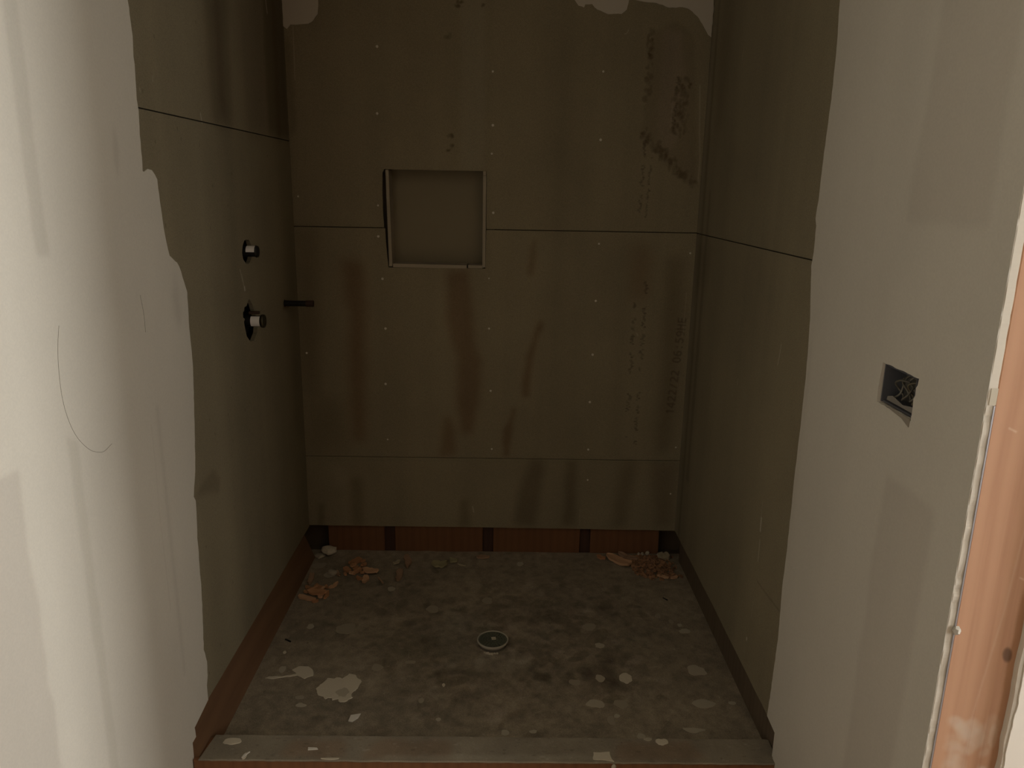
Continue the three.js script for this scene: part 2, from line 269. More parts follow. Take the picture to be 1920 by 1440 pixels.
mesh('backer_board', slab('back', rough([[.0005, BOT + .004], [.5, BOT + .003], [1.1, BOT + .001], [W - .0005, BOT - .002]], .05, .0012, 6, false).concat([[W - .0005, SEAM_B2 - GAP * .7], [.0005, SEAM_B2 - GAP * .7]]), 0, BT), mBack, wallBack).userData.label = 'narrow bottom strip of cement board';
// niche lining
const niche = new THREE.Group(); niche.name = 'niche'; wallBack.add(niche);
mesh('niche_back', box(NX0 - .02, NX1 + .03, NY0 - .03, NY1 + .03, -.105, -.092), mBoardPlain, niche);
mesh('niche_side', slab('back', [[.3555, NY0 + .002], [.368, NY0 + .002], [.3605, NY1 - .002], [.3495, NY1 - .002]], -.001, .091), mBoardEdge, niche);
mesh('niche_side', slab('back', [[.7115, NY0 + .002], [.7225, NY0 + .004], [.7235, 1.545], [.7115, 1.545]], -.001, .091), mBoardEdge, niche);
mesh('niche_shim', box(.7115, .7225, 1.5462, 1.561, -.03, -.001), mBoardEdge, niche);
mesh('niche_sill', slab('back', [[.370, NY0 - .001], [.6515, NY0 - .002], [.6515, NY0 + .0105], [.370, NY0 + .0125]], -.0005, .0915), mBoardEdge, niche);
mesh('niche_sill', slab('back', [[.657, NY0 - .0005], [.7105, NY0 - .0005], [.7105, NY0 + .0105], [.657, NY0 + .0105]], -.0015, .0905), mBoardEdge, niche);
mesh('niche_head', box(.345, .725, NY1 + .004, NY1 + .016, -.092, -.0135), mBoardPlain, niche);
// screws
{
  const head = new THREE.LatheGeometry([[0, .0014], [.0022, .0013], [.0024, .0009], [.0042, .0010], [.0049, .0003], [.0049, -.002]].map((p) => new THREE.Vector2(...p)), 12); head.rotateX(Math.PI / 2);
  const mScrew = std({ color: lin(0.62, 0.58, 0.50), roughness: 0.6, metalness: 0.2 });
  for (const [x, y, s = 1] of [[.33, 1.984], [.324, 1.757], [.319, 1.431, .8], [.317, 1.317], [.329, 1.157], [.336, .964], [.331, .741], [.334, .51, .7], [.744, 1.908, .8], [.746, 1.724], [.743, 1.624, .8], [.751, 1.411], [.737, 1.165, .6], [.739, .97, .8], [.748, .719, .9], [.755, .475, .8], [.022, 1.459, .7], [.025, .862, .9], [1.142, 1.915, .8], [1.143, 1.68], [1.154, 1.303, .8], [1.151, 1.085, .9], [1.148, .872], [1.145, .678], [1.147, .478, .9], [1.504, 1.273, .8], [1.503, .492, .7], [1.495, .29, .7], [1.15, .346, .7]]) {
    const m = mesh('screw', head, mScrew, wallBack); m.position.set(x, y, 0.0002); m.scale.setScalar(s);
  }
}
// patches of joint compound coming down from the ceiling joint
mesh('joint_compound', slab('back', rough([[.0, 2.25], [.0, 2.045], [.012, 2.036], [.026, 2.051], [.045, 2.05], [.06, 2.051], [.09, 2.055], [.105, 2.063], [.122, 2.087], [.127, 2.12], [.128, 2.25]], .012, .0015, 8), .0022, .0022, { bevel: .0007 }), mMud, wallBack);
mesh('joint_compound', slab('back', rough([[1.031, 2.25], [1.031, 2.149], [1.045, 2.132], [1.064, 2.124], [1.069, 2.136], [1.092, 2.136], [1.111, 2.119], [1.15, 2.105], [1.197, 2.107], [1.215, 2.121], [1.223, 2.153], [1.23, 2.25]], .012, .0015, 9), .0016, .0016, { bevel: .0006 }), mMud, wallBack);
mesh('joint_compound', slab('back', rough([[1.235, 2.25], [1.238, 2.155], [1.275, 2.147], [1.318, 2.144], [1.366, 2.131], [1.423, 2.132], [1.45, 2.118], [1.473, 2.097], [1.495, 2.068], [1.510, 2.045], [1.523, 2.035], [1.523, 2.25]], .012, .0015, 10), .0022, .0022, { bevel: .0007 }), mMud, wallBack);
mesh('drywall_panel', box(.0005, W - .0005, 2.253, HC, -BT, 0), mDrywall, wallBack);
// timber behind the boards: studs, with blocks between them along the floor
for (const x of [.3315, .743, 1.1515]) { mesh('stud', box(x - .0205, x + .0205, -.02, NY0 - .03, -.105, -.0255), mStudDark, wallBack); mesh('stud', box(x - .0205, x + .0205, NY1 + .035, 2.45, -.105, -.0255), mStudDark, wallBack); }
for (const [a, b] of [[.075, .3095], [.3535, .721], [.765, 1.1295], [1.1735, 1.463]]) mesh('wood_block', slab('back', [[a, -.02], [b, -.02], [b, .19], [a, .19]], -.0135, .038, { bevel: .0015 }), mBlock, wallBack);
mesh('sill_plate', box(.06, 1.47, -.02, .018, -.105, -.052), mStudDark, wallBack);
mesh('sheathing', box(-.16, 1.69, FY, HC, -.16, -.107), mSheathing, wallBack);

// ---------------------------------------------------------------- left wall
const wallLeft = structure('wall_left', 'left side wall, grey cement board running into pale mudded drywall');
const circle = (a, b, ra, rb, n = 24, seed = 0, amp = 0) => Array.from({ length: n }, (_, i) => { const t = i / n * Math.PI * 2, k = 1 + amp * (hash(i, 7, seed) - .5); return [a + ra * Math.cos(t) * k, b + rb * Math.sin(t) * k]; });
const valveHole = [[.559, 1.147], [.535, 1.125], [.517, 1.09], [.506, 1.06], [.515, 1.04], [.545, 1.022], [.575, 1.025], [.6, 1.045], [.61, 1.07], [.615, 1.09], [.606, 1.097], [.618, 1.103], [.618, 1.118], [.606, 1.121], [.604, 1.13], [.585, 1.132], [.57, 1.145]];
mesh('backer_board', slab('left', [[.0005, SEAM_L + GAP], [ZB - .002, SEAM_L + GAP], [ZB - .002, 2.25], [.0005, 2.25]], 0, BT), mLeft, wallLeft).userData.label = 'upper cement board sheet with dark damp streaks near the corner';
mesh('backer_board', slab('left', [...rough([[.0005, BOT - .001], [.6, BOT - .001], [ZB - .005, BOT + .004]], .05, .0012, 3, false), [ZB - .002, SEAM_L - GAP], [.0005, SEAM_L - GAP]], 0, BT, { holes: [circle(.550, 1.298, .047, .037, 22, 2, .08), valveHole.map(([z, y]) => [.561 + (z - .561) * 1.16 , 1.083 + (y - 1.083) * 1.08]), circle(.175, 1.083, .017, .014, 14, 3, .15)] }), mLeft, wallLeft).userData.label = 'lower cement board sheet with pipe holes cut in it';
mesh('drywall_panel', slab('left', [[ZB, FY], [4.4, FY], [4.4, HC], [0, HC], [0, 2.253], [ZB, 2.253]], 0, BT), mDrywall, wallLeft);
const leftEdge = [[2.25, 1.205], [1.868, 1.203], [1.8, 1.198], [1.671, 1.206], [1.65, 1.203], [1.584, 1.208], [1.524, 1.211], [1.521, 1.205], [1.53, 1.185], [1.528, 1.166], [1.506, 1.143], [1.471, 1.14], [1.416, 1.135], [1.366, 1.126], [1.332, 1.113], [1.311, 1.075], [1.29, 1.058], [1.236, 1.032], [1.149, 1.037], [1.055, 1.034], [.919, 1.054], [.781, 1.077], [.725, 1.099], [.715, 1.101], [.70, 1.091], [.6, 1.102], [.44, 1.107], [.287, 1.126], [.24, 1.114], [.2, 1.116], [.175, 1.128], [BOT + .004, 1.127]].map(([y, z]) => [z, y]);
mesh('joint_compound', slab('left', [...rough(leftEdge, .015, .0018, 21, false), [1.225, BOT - .008], ...rough([[1.223, BOT - .02], [1.219, .06], [1.226, .0], [1.222, FY]], .02, .0015, 5, false), [4.4, FY], [4.4, 2.35], [1.2, 2.35]], .0018, .0017), mLeftMud, wallLeft);
// leaning base plank below the board
{
  const s = new THREE.Shape([[-.052, -.03], [.046, -.03], [.0345, .006], [-.0135, .128], [-.0135, .17], [-.052, .17]].map((p) => new THREE.Vector2(...p)));
  const g = new THREE.ExtrudeGeometry(s, { depth: 1.19, bevelEnabled: false }); g.translate(0, 0, .055);
  const p = g.attributes.position, uv = new Float32Array(p.count * 2); for (let i = 0; i < p.count; i++) { uv[2 * i] = p.getY(i) + p.getX(i); uv[2 * i + 1] = p.getZ(i); } g.setAttribute('uv', new THREE.BufferAttribute(uv, 2));
  mesh('wood_plank', g, mPlank, wallLeft);
}
mesh('sheathing', box(-.16, -.11, FY, HC, -.107, 4.4, 'left'), mSheathing, wallLeft);
for (const z of [.36, .80, 1.235]) mesh('stud', box(-.108, -.054, -.02, HC - .02, z - .02, z + .02, 'left'), mStudDark, wallLeft);
// hairline marks in the compound
const mHair = std({ color: lin(0.22, 0.19, 0.14) });
const hair = (pts, r) => new THREE.TubeGeometry(new THREE.CatmullRomCurve3(pts.map(([y, z]) => new THREE.Vector3(.0021, y, z))), 60, r, 5);
mesh('hair', hair([[1.25, 1.6], [1.211, 1.612], [1.17, 1.618], [1.12, 1.618], [1.074, 1.607], [1.036, 1.587], [.999, 1.55], [.985, 1.523], [.979, 1.502], [.984, 1.469]], .00035), mHair, wallLeft).userData.label = 'long curved dark hair stuck to the wall';
mesh('hair', hair([[1.262, 1.281], [1.257, 1.281], [1.217, 1.274], [1.178, 1.275]], .00035), mHair, wallLeft);

// ---------------------------------------------------------------- right wall
const wallRight = structure('wall_right', 'right side wall, grey cement board running into grey mudded drywall');
mesh('backer_board', slab('right', [[.0005, SEAM_R + GAP], [ZB, SEAM_R + GAP], [ZB, 2.25], [.0005, 2.25]], W, BT), mRight, wallRight).userData.label = 'upper cement board sheet';
mesh('backer_board', slab('right', [...rough([[.0005, BOT - .002], [.6, BOT + .004], [ZB, BOT + .002]], .05, .0012, 3, false), [ZB, SEAM_R - GAP], [.0005, SEAM_R - GAP]], W, BT), mRight, wallRight).userData.label = 'lower cement board sheet with white drips';
const outlet = rough([[1.529, 1.190], [1.662, 1.190], [1.660, 1.178], [1.656, 1.172], [1.657, 1.158], [1.653, 1.150], [1.655, 1.138], [1.654, 1.114], [1.655, 1.110], [1.60, 1.111], [1.527, 1.111], [1.524, 1.14], [1.527, 1.165]], .008, .0012, 31);
mesh('drywall_panel', slab('right', [[ZB + .002, FY], ...rough([[ZF, FY], [ZF, HC]], .012, .0009, 41, false), [0, HC], [0, 2.253], [ZB + .002, 2.253]], W, BT, { holes: [outlet] }), mGypsum, wallRight);
const rightEdge = [[2.25, 1.124], [1.913, 1.124], [1.798, 1.138], [1.706, 1.139], [1.642, 1.134], [1.562, 1.13], [1.487, 1.13], [1.444, 1.124], [1.427, 1.134], [1.368, 1.136], [1.333, 1.131], [1.21, 1.16], [1.083, 1.172], [.949, 1.175], [.81, 1.173], [.668, 1.178], [.518, 1.176], [.371, 1.186], [.205, 1.178], [BOT + .003, 1.172]].map(([y, z]) => [z, y]);
mesh('joint_compound', slab('right', [...rough(rightEdge, .015, .0015, 23, false), [1.238, BOT - .002], [1.24, .06], [1.238, FY], ...rough([[ZF - .0004, FY], [ZF - .0004, 2.35]], .012, .0010, 43, false), [1.12, 2.35]], W - .0015, .0014, { holes: [outlet] }), mRightMud, wallRight);
mesh('paper_flap', slab('right', [[1.56, 1.1135], [1.654, 1.1135], [1.6525, 1.098], [1.625, 1.107]].map(([a, b]) => [a, b]), W - .0030, .0010), std({ color: lin(.30, .265, .215) }), wallRight);
mesh('wood_plank', slab('right', rough([[.05, -.03], [1.235, -.03], [1.235, .17], [.05, .17]], .5, 0, 1), W + .0135, .036), mPlankRight, wallRight);
{
  const s = new THREE.Shape([[W + .0045, .0], [W + .03, .0], [W + .03, .05], [W + .009, .05]].map((p) => new THREE.Vector2(...p)));
}
mesh('sheathing', box(1.66, 1.70, FY, HC, -.107, 1.74, 'left'), mSheathing, wallRight);

// front wall beside the opening: bare post, torn drywall edge
const wallFront = structure('wall_front', 'front wall beside the shower opening with a bare wooden post and torn drywall edge');
mesh('wood_post', slab('front', [[W + .0138, FY], [1.69, FY], [1.69, HC], [W + .0138, HC]], ZF - .0008, .09, { bevel: .0015 }), mPost, wallFront).userData.label = 'bare orange softwood post with knots and white smears';
const torn = (x, amp, seed, hi = HC) => Array.from({ length: 240 }, (_, i) => { const y = FY + (hi - FY) * i / 239; return [x + amp * (fbm(y * 26, 3.3, seed, 3) - .5) * 2, y]; });
mesh('drywall_core', slab('front', [...torn(1.6475, .0045, 61), [3.2, HC], [3.2, FY]], ZF + .0105, .0113), mGypsum, wallFront);
mesh('drywall_paper', slab('front', [...torn(1.6545, .004, 67), [3.2, HC], [3.2, FY]], ZF + .0126, .0020), std({ color: lin(.81, .755, .67), bumpMap: plasterBump, bumpScale: .0006 }), wallFront);
mesh('metal_strip', box(W + .0105, W + .0128, .2, 1.195, ZF - .004, ZF + .0016), std({ color: lin(.40, .39, .41), roughness: .45, metalness: .6 }), wallFront).userData.label = 'thin grey metal strip';
mesh('tape_end', box(W + .003, W + .0135, 1.196, 1.222, ZF - .002, ZF + .0008), std({ color: lin(.55, .50, .40) }), wallFront);
mesh('plaster_crumb', new THREE.DodecahedronGeometry(.007, 0).scale(1, 1.25, .7).translate(W + .013, .817, ZF + .004), mGypsum, wallFront);
mesh('sheathing', box(1.70, 3.2, FY, HC, 1.74, ZF - .001, 'back'), mSheathing, wallFront);

// ---------------------------------------------------------------- shower floor
const DR = [.774, .66];
const floorY = (x, z) => { const d = Math.hypot(x - DR[0], z - DR[1]); return .012 - .005 * Math.max(0, 1 - d / .75) + .0016 * (fbm(x * 7, z * 7, 71, 3) - .5) + .004 * Math.max(0, 1 - Math.max(0, z + .015) / .05) * (fbm(x * 14, 2, 73, 2) - .35); };
const floor = structure('floor', 'dusty grey mortar shower floor spotted with dried plaster');
const FLOOR = [0.265, 0.222, 0.158];
const floorTex = planeTexture(-.03, -.04, 1.6, 1.24, 900, FLOOR, (ctx, S) => {
  const rnd = mulberry(77);
  for (let i = 0; i < 520; i++) {   // trodden dirt, mostly in the middle
    const x = .25 + 1.1 * (rnd() + rnd()) / 2, z = .12 + 1.02 * (rnd() + rnd() * .6) / 1.6, r = .008 + .035 * rnd() * rnd();
    const soft = .002 + .008 * rnd(); if (rnd() < .62) spot(ctx, x, z, r * (1 + rnd()), r * (.4 + .5 * rnd()), rnd() * 3, (a) => css(.11, .086, .056, a), .12 + .24 * rnd(), soft); else spot(ctx, x, z, r * (1 + rnd()), r * (.4 + .5 * rnd()), rnd() * 3, (a) => css(.38, .33, .26, a), .10 + .16 * rnd(), soft);
  }
  stain(ctx, S, rough([[1.044, .787], [1.156, .785], [1.172, .854], [1.187, .92], [1.133, .895], [1.056, .843]], .02, .02, 3), css(.09, .07, .045, .5), .010);
  stain(ctx, S, rough([[.897, .812], [.965, .822], [.954, .858], [.904, .85]], .015, .014, 3), css(.08, .065, .04, .6), .005);
  stain(ctx, S, rough([[.35, .60], [.62, .58], [.66, .72], [.42, .76]], .02, .03, 3), css(.11, .09, .06, .35), .03);
  stain(ctx, S, rough([[.735, .70], [.83, .715], [.90, .72], [.885, .80], [.745, .825], [.70, .77]], .02, .018, 5), css(.37, .33, .25, .55), .007);
  stain(ctx, S, rough([[.60, .50], [.72, .46], [.74, .60], [.66, .80], [.58, .72]], .02, .03, 6), css(.33, .29, .225, .4), .02);
  stain(ctx, S, rough([[.85, .56], [1.0, .54], [1.0, .66], [.87, .66]], .02, .03, 6), css(.33, .285, .22, .3), .02);
  for (let i = 0; i < 900; i++) { const x = 1.55 * rnd(), z = 1.18 * rnd(); ctx.fillStyle = rnd() < .5 ? css(.07, .055, .035, .35 * rnd()) : css(.45, .4, .32, .45 * rnd()); ctx.beginPath(); ctx.ellipse(x, z, .0012 + .0035 * rnd() * rnd(), .001 + .003 * rnd(), rnd() * 3, 0, 7); ctx.fill(); }
  for (let i = 0; i < 60; i++) { const x = .2 + 1.1 * rnd(), z = .2 + .85 * rnd(), a = rnd() * 6; stroke(ctx, S, [[x, z], [x + .03 * Math.cos(a), z + .03 * Math.sin(a)], [x + .06 * Math.cos(a + .4), z + .06 * Math.sin(a + .4)]], css(.42, .37, .29, .3), .0016, .0005); }
}, (x, y) => (0.72 + .56 * fbm(x * 5, y * 5, 81, 5)) * (.72 + .56 * fbm(x * 45, y * 45, 85, 2)) * (.8 + .4 * hash(Math.floor(x * 560), Math.floor(y * 560), 9)));
const floorBump = bumpTexture(512, 640, (x, y) => .5 + .9 * (fbm(x * 22, y * 22, 91, 5) - .5) + .12 * (hash(Math.floor(x * 640), Math.floor(y * 640), 8) - .5));
{
  const g = new THREE.PlaneGeometry(1.58, 1.2, 158, 120); g.rotateX(-Math.PI / 2); g.translate(W / 2, 0, .585);
  const p = g.attributes.position; for (let i = 0; i < p.count; i++) p.setY(i, floorY(p.getX(i), p.getZ(i)));
  g.computeVertexNormals(); metreUV(g, 'floor');
  mesh('mortar_bed', g, std({ map: floorTex, bumpMap: floorBump, bumpScale: .0035 }), floor);
  mesh('slab', box(-.05, 1.58, FY, -.012, -.1, 1.17, 'floor'), mSheathing, floor);
}
// dried plaster splashes on the mortar
const blob = (x, z, rx, rz, seed) => Array.from({ length: 22 }, (_, i) => { const t = i / 22 * Math.PI * 2, k = .72 + .5 * noise(Math.cos(t) * 1.7 + seed * 7, Math.sin(t) * 1.7, seed); return [x + rx * k * Math.cos(t), z + rz * k * Math.sin(t)]; });
const splat = (pts, x, z, mat, t = .0022) => mesh('plaster_splash', slab('floor', pts, floorY(x, z) + t * .8, t, { bevel: t * .3 }), mat, floor);
splat(rough([[.24, .918], [.253, .876], [.265, .857], [.283, .862], [.289, .852], [.311, .858], [.326, .838], [.345, .846], [.37, .874], [.366, .901], [.353, .930], [.358, .950], [.332, .976], [.318, .958], [.30, .966], [.295, .955], [.28, .958], [.253, .944]], .008, .005, 15), .3, .9, mSplat, .003);
splat(rough([[.30, .925], [.325, .905], [.345, .925], [.338, .952], [.315, .95]], .008, .003, 16), .32, .93, mSplatPale, .0045);
splat(rough([[.142, .817], [.158, .80], [.189, .798], [.21, .82], [.214, .845], [.192, .862], [.166, .847], [.122, .856], [.095, .864], [.07, .862], [.079, .852], [.119, .851], [.160, .838]], .008, .0018, 17), .18, .83, mSplat, .0026);
[[.111, .816, .01, .0165, 1], [.092, .723, .005, .0075, 0], [.138, .567, .011, .0135, 1], [.261, .581, .033, .033, 2], [.211, .988, .016, .0085, 1], [.201, .952, .0125, .0095, 2], [1.196, .84, .02, .0245, 0], [1.43, .801, .029, .0255, 1], [1.413, .965, .029, .0195, 1], [1.085, .969, .0275, .017, 1], [1.162, .968, .019, .017, 2], [1.354, 1.083, .029, .0105, 1], [1.444, .573, .017, .0135, 1], [1.37, .474, .01, .014, 2], [1.135, .663, .0145, .0125, 1], [1.112, .552, .023, .0205, 2], [1.123, 1.042, .0105, .0185, 2], [1.499, .961, .0115, .006, 1], [.816, 1.098, .0105, .013, 1], [.896, 1.093, .01, .0065, 1], [1.116, .844, .0135, .0165, 1], [1.143, 1.023, .008, .0075, 1], [.626, .884, .005, .008, 0], [.123, .197, .021, .0255, 1], [.382, .304, .014, .016, 1], [.551, .443, .0215, .022, 2], [.75, .379, .018, .023, 2], [.877, .09, .013, .0185, 1], [.066, .123, .026, .0225, 2], [1.198, 1.111, .0105, .013, 1], [1.408, .512, .0075, .0105, 2], [1.435, .536, .0075, .009, 1], [1.034, .864, .017, .0135, 2], [.406, .797, .017, .017, 2], [.565, .959, .0095, .01, 2], [.623, 1.044, .008, .007, 1], [.51, .767, .017, .0075, 2]]
  .forEach(([x, z, rx, rz, k], i) => splat(blob(x, z, rx * 1.1, rz * 1.1, i + 3), x, z, [mSplat, mSplatPale, mSplatFaint][k], .0016));

// ---------------------------------------------------------------- curb
const curb = thing('shower_curb', 'low wooden shower curb with a mortar-smeared top across the opening', 'curb', [.77, FY, 1.21]);
const curbPart = (n, g, m) => mesh(n, g.translate(-.77, -FY, -1.21), m, curb);
curbPart('timber', slab('front', [[-.012, FY], [W + .012, FY], [W + .012, .002], [-.012, .002]], 1.258, .089, { bevel: .002 }), mCurbWood);
curbPart('timber', slab('front', [[.004, .0035], [W + .010, .0035], [W + .010, .046], [.004, .046]], 1.2575, .089, { bevel: .002 }), mCurbWood);
const curbTex = planeTexture(0, 1.15, 1.55, .12, 900, [0.27, 0.235, 0.175], (ctx, S) => {
  const rnd = mulberry(41);
  for (const [a, b] of [[.24, .38], [.46, .66], [1.12, 1.32]]) stain(ctx, S, rough([[a, 1.185], [b, 1.18], [b + .02, 1.255], [a - .02, 1.25]], .02, .012, 5), css(.27, .17, .10, .45), .008);
  stain(ctx, S, rough([[.5, 1.238], [1.0, 1.232], [1.1, 1.25], [.5, 1.258]], .02, .006, 5), css(.42, .37, .29, .4), .004);
  for (let i = 0; i < 300; i++) { ctx.fillStyle = rnd() < .5 ? css(.5, .45, .37, .3 * rnd()) : css(.11, .085, .055, .3 * rnd()); ctx.beginPath(); ctx.ellipse(1.54 * rnd(), 1.16 + .1 * rnd(), .002 + .006 * rnd(), .001 + .003 * rnd(), 0, 0, 7); ctx.fill(); }
}, (x, y) => (.72 + .56 * fbm(x * 14, y * 14, 87, 4)) * (.9 + .2 * hash(Math.floor(x * 800), Math.floor(y * 800), 4)));
{
  const front = rough([[.018, 1.2605], [W + .010, 1.2595]], .012, .0016, 47, false), back = rough([[W + .012, 1.166], [.03, 1.165]], .015, .0016, 48, false);
  const g = slab('floor', [...front, ...back], .0515, .0057, { bevel: .0018 });
  curbPart('mortar_smear', g, std({ map: curbTex, bumpMap: floorBump, bumpScale: .003 }));
  const lump = (pts, m, t = .002) => curbPart('plaster_splash', slab('floor', pts, .0515 + t * .8, t, { bevel: t * .3 }), m);
  lump(blob(.084, 1.192, .024, .013, 61), mSplat, .003); lump(rough([[1.05, 1.222], [1.092, 1.222], [1.094, 1.245], [1.10, 1.2585], [1.09, 1.254], [1.046, 1.25]], .008, .002, 5), mSplat, .002);
  lump(blob(.36, 1.2545, .026, .004, 63), mSplat); lump(blob(1.204, 1.172, .011, .007, 64), mSplatPale); lump(blob(.135, 1.2485, .005, .012, 65), mSplat);
  curbPart('plaster_drip', new THREE.SphereGeometry(.006, 12, 8).scale(1.1, 1.6, .5).translate(1.10, .036, 1.2585), mSplat);
}

// ---------------------------------------------------------------- drain
{
  const y = floorY(...DR) - .002, d = thing('floor_drain', 'round white plastic floor drain with dark strainer in the mortar floor', 'drain', [DR[0], y, DR[1]]);
  const ring = new THREE.LatheGeometry([[.047, .012], [.0485, .0235], [.0492, .0242], [.0515, .0242], [.053, .0230], [.053, .0192], [.0515, .0185], [.047, .018], [.047, .012]].map((p) => new THREE.Vector2(...p)), 48);
  mesh('rim', ring, std({ color: lin(.42, .385, .315), roughness: .6 }), d);
  const s = new THREE.Shape(circle(0, 0, .0482, .0482, 40).map((p) => new THREE.Vector2(...p)));
  for (let r = .012, n = 8; r < .045; r += .0095, n += 6) for (let i = 0; i < n; i++) { const t = i / n * Math.PI * 2; s.holes.push(new THREE.Path(circle(r * Math.cos(t), r * Math.sin(t), .0024, .0024, 8).map((p) => new THREE.Vector2(...p)))); }
  const g = new THREE.ExtrudeGeometry(s, { depth: .002, bevelEnabled: false }); g.rotateX(-Math.PI / 2); g.translate(0, .0195, 0);
  mesh('strainer', g, std({ color: lin(.10, .105, .075), roughness: .7 }), d);
  mesh('pipe', new THREE.CylinderGeometry(.0465, .0465, .04, 32, 1, true).translate(0, -.001, 0), std({ color: lin(.13, .115, .09), roughness: .7 }), d);
  mesh('sump', new THREE.CylinderGeometry(.0465, .0465, .002, 32).translate(0, .001, 0), std({ color: lin(.02, .02, .015) }), d);
  mesh('paper_scrap', new THREE.BoxGeometry(.015, .0012, .015).rotateY(.15).translate(.003, .0224, -.006), mSplat, d);
  const rnd = mulberry(3), crumbs = [];
  for (let i = 0; i < 14; i++) { const r = .002 + .003 * rnd(), t = Math.PI / 2 + (rnd() - .3) * 1.1, c = new THREE.DodecahedronGeometry(r, 0); c.translate(.056 * Math.cos(t), .0035 + r * .5, .056 * Math.sin(t) + .004 * rnd()); crumbs.push(c); }
  const cr = mesh('plaster_crumbs', mergeGeometries(crumbs), mSplat, d); cr.userData.kind = 'stuff';
}

// ---------------------------------------------------------------- plumbing on the left wall
const cylX = (r, x0, x1, n = 24, r2 = r) => { const g = new THREE.CylinderGeometry(r2, r, x1 - x0, n); g.rotateZ(-Math.PI / 2); g.translate((x0 + x1) / 2, 0, 0); return g; };
const mLabel = std({ color: lin(.80, .76, .72), roughness: .7 });
function labelX(r, x0, x1, a0, a1) { const g = new THREE.CylinderGeometry(r, r, x1 - x0, 12, 1, true, a0, a1 - a0); g.rotateZ(-Math.PI / 2); g.translate((x0 + x1) / 2, 0, 0); return g; }
{
  const v = thing('valve_stub', 'small black valve stub with white sticker poking from a round hole', 'valve', [0, 1.299, .552]);
  mesh('stem', cylX(.0165, -.09, .028), mBlackIron, v); mesh('cap', cylX(.019, .028, .034, 24, .017), mBlackIron, v);
  mesh('collar', cylX(.026, -.075, -.03), mBlackIron, v);
  mesh('sticker', labelX(.0171, .001, .0275, -Math.PI * .5, Math.PI * .02), mLabel, v).userData.label = 'white sticker';
  const w = thing('shower_valve', 'black shower valve with white sticker and round knob in a ragged oval hole', 'valve', [0, 1.083, .561]);
  mesh('body', slab('left', rough([[-.07, -.05], [.07, -.05], [.07, .05], [-.07, .05]], .5, 0, 1), -.03, .05, { bevel: .004 }), mBlackIron, w);
  mesh('stem', cylX(.0175, -.05, .034), mBlackIron, w);
  mesh('sticker', labelX(.0181, .004, .032, -Math.PI * .36, Math.PI * .3), mLabel, w).userData.label = 'white sticker';
  mesh('knob', new THREE.LatheGeometry([[0, .046], [.010, .046], [.0125, .0425], [.017, .0445], [.0205, .0435], [.0215, .039], [.0205, .034], [0, .034]].map((p) => new THREE.Vector2(...p)), 28).rotateZ(-Math.PI / 2), mBrass, w);
  mesh('tab', new THREE.BoxGeometry(.03, .008, .016).translate(.012, .026, -.004), mRust, w);
  mesh('inlet', new THREE.CylinderGeometry(.012, .012, .16, 16).translate(-.05, .09, 0), mRust, w);
  mesh('inlet', new THREE.CylinderGeometry(.012, .012, .16, 16).translate(-.05, -.09, 0), mRust, w);
  const a = thing('pipe_nipple', 'short horizontal black iron pipe with rusty end sticking out near the back corner', 'pipe', [0, 1.083, .175]);
  mesh('pipe', cylX(.0105, -.10, .078), mBlackIron, a); mesh('thread_cap', cylX(.0118, .078, .104), mRust, a);
}

// ---------------------------------------------------------------- electrical box behind the drywall hole
{
  const b = thing('electrical_box', 'dark blue plastic electrical box behind the square hole in right drywall', 'electrical box', [W + .0028, 1.105, 1.592]);
  const mBlue = std({ color: lin(.095, .098, .11), roughness: .6 }), mInner = std({ color: lin(.095, .088, .072), roughness: .7 });
  const P = (n, x0, x1, y0, y1, z0, z1, m) => mesh(n, box(x0, x1, y0, y1, z0, z1, 'left'), m, b);
  P('back_plate', .042, .045, .009, .082, -.0605, .0575, mInner); P('side', 0, .042, .009, .082, -.0605, -.0575, mBlue); P('side', 0, .042, .009, .082, .0545, .0575, mBlue); P('side', .003, .042, .079, .082, -.0575, .0545, mBlue); P('side', .003, .042, .009, .012, -.0575, .0545, mBlue);
  const wire = (pts, c, r = .002) => mesh('wire', new THREE.TubeGeometry(new THREE.CatmullRomCurve3(pts.map((p) => new THREE.Vector3(...p))), 48, r, 7), std({ color: lin(...c), roughness: .6 }), b);
  const loop = (cy, cz, ry, rz, x, n = 9, a0 = 0) => Array.from({ length: n }, (_, i) => { const t = a0 + i / (n - 1) * Math.PI * 1.8; return [x + .008 * Math.sin(t * 2), cy + ry * Math.cos(t), cz + rz * Math.sin(t)]; });
  wire(loop(.05, .008, .022, .028, .020), [.17, .155, .12]); wire(loop(.045, -.004, .018, .022, .012, 9, 1), [.10, .09, .07]); wire(loop(.052, .018, .022, .02, .026, 9, 2.4), [.2, .185, .15], .0016); wire(loop(.046, .028, .02, .016, .016, 9, 4), [.13, .11, .07], .0018);
  wire([[.038, .076, -.02], [.026, .06, -.028], [.016, .034, -.022], [.010, .018, -.042]], [.17, .16, .13]); wire([[.038, .076, .03], [.02, .06, .04], [.016, .034, .034], [.016, .018, .046]], [.15, .14, .10]);
  mesh('torn_paper', slab('right', [[-.050, .0145], [.050, .0145], [.046, .026], [.01, .020], [-.03, .027], [-.048, .022]], .006, .0012), std({ color: lin(.24, .22, .19) }), b);
}

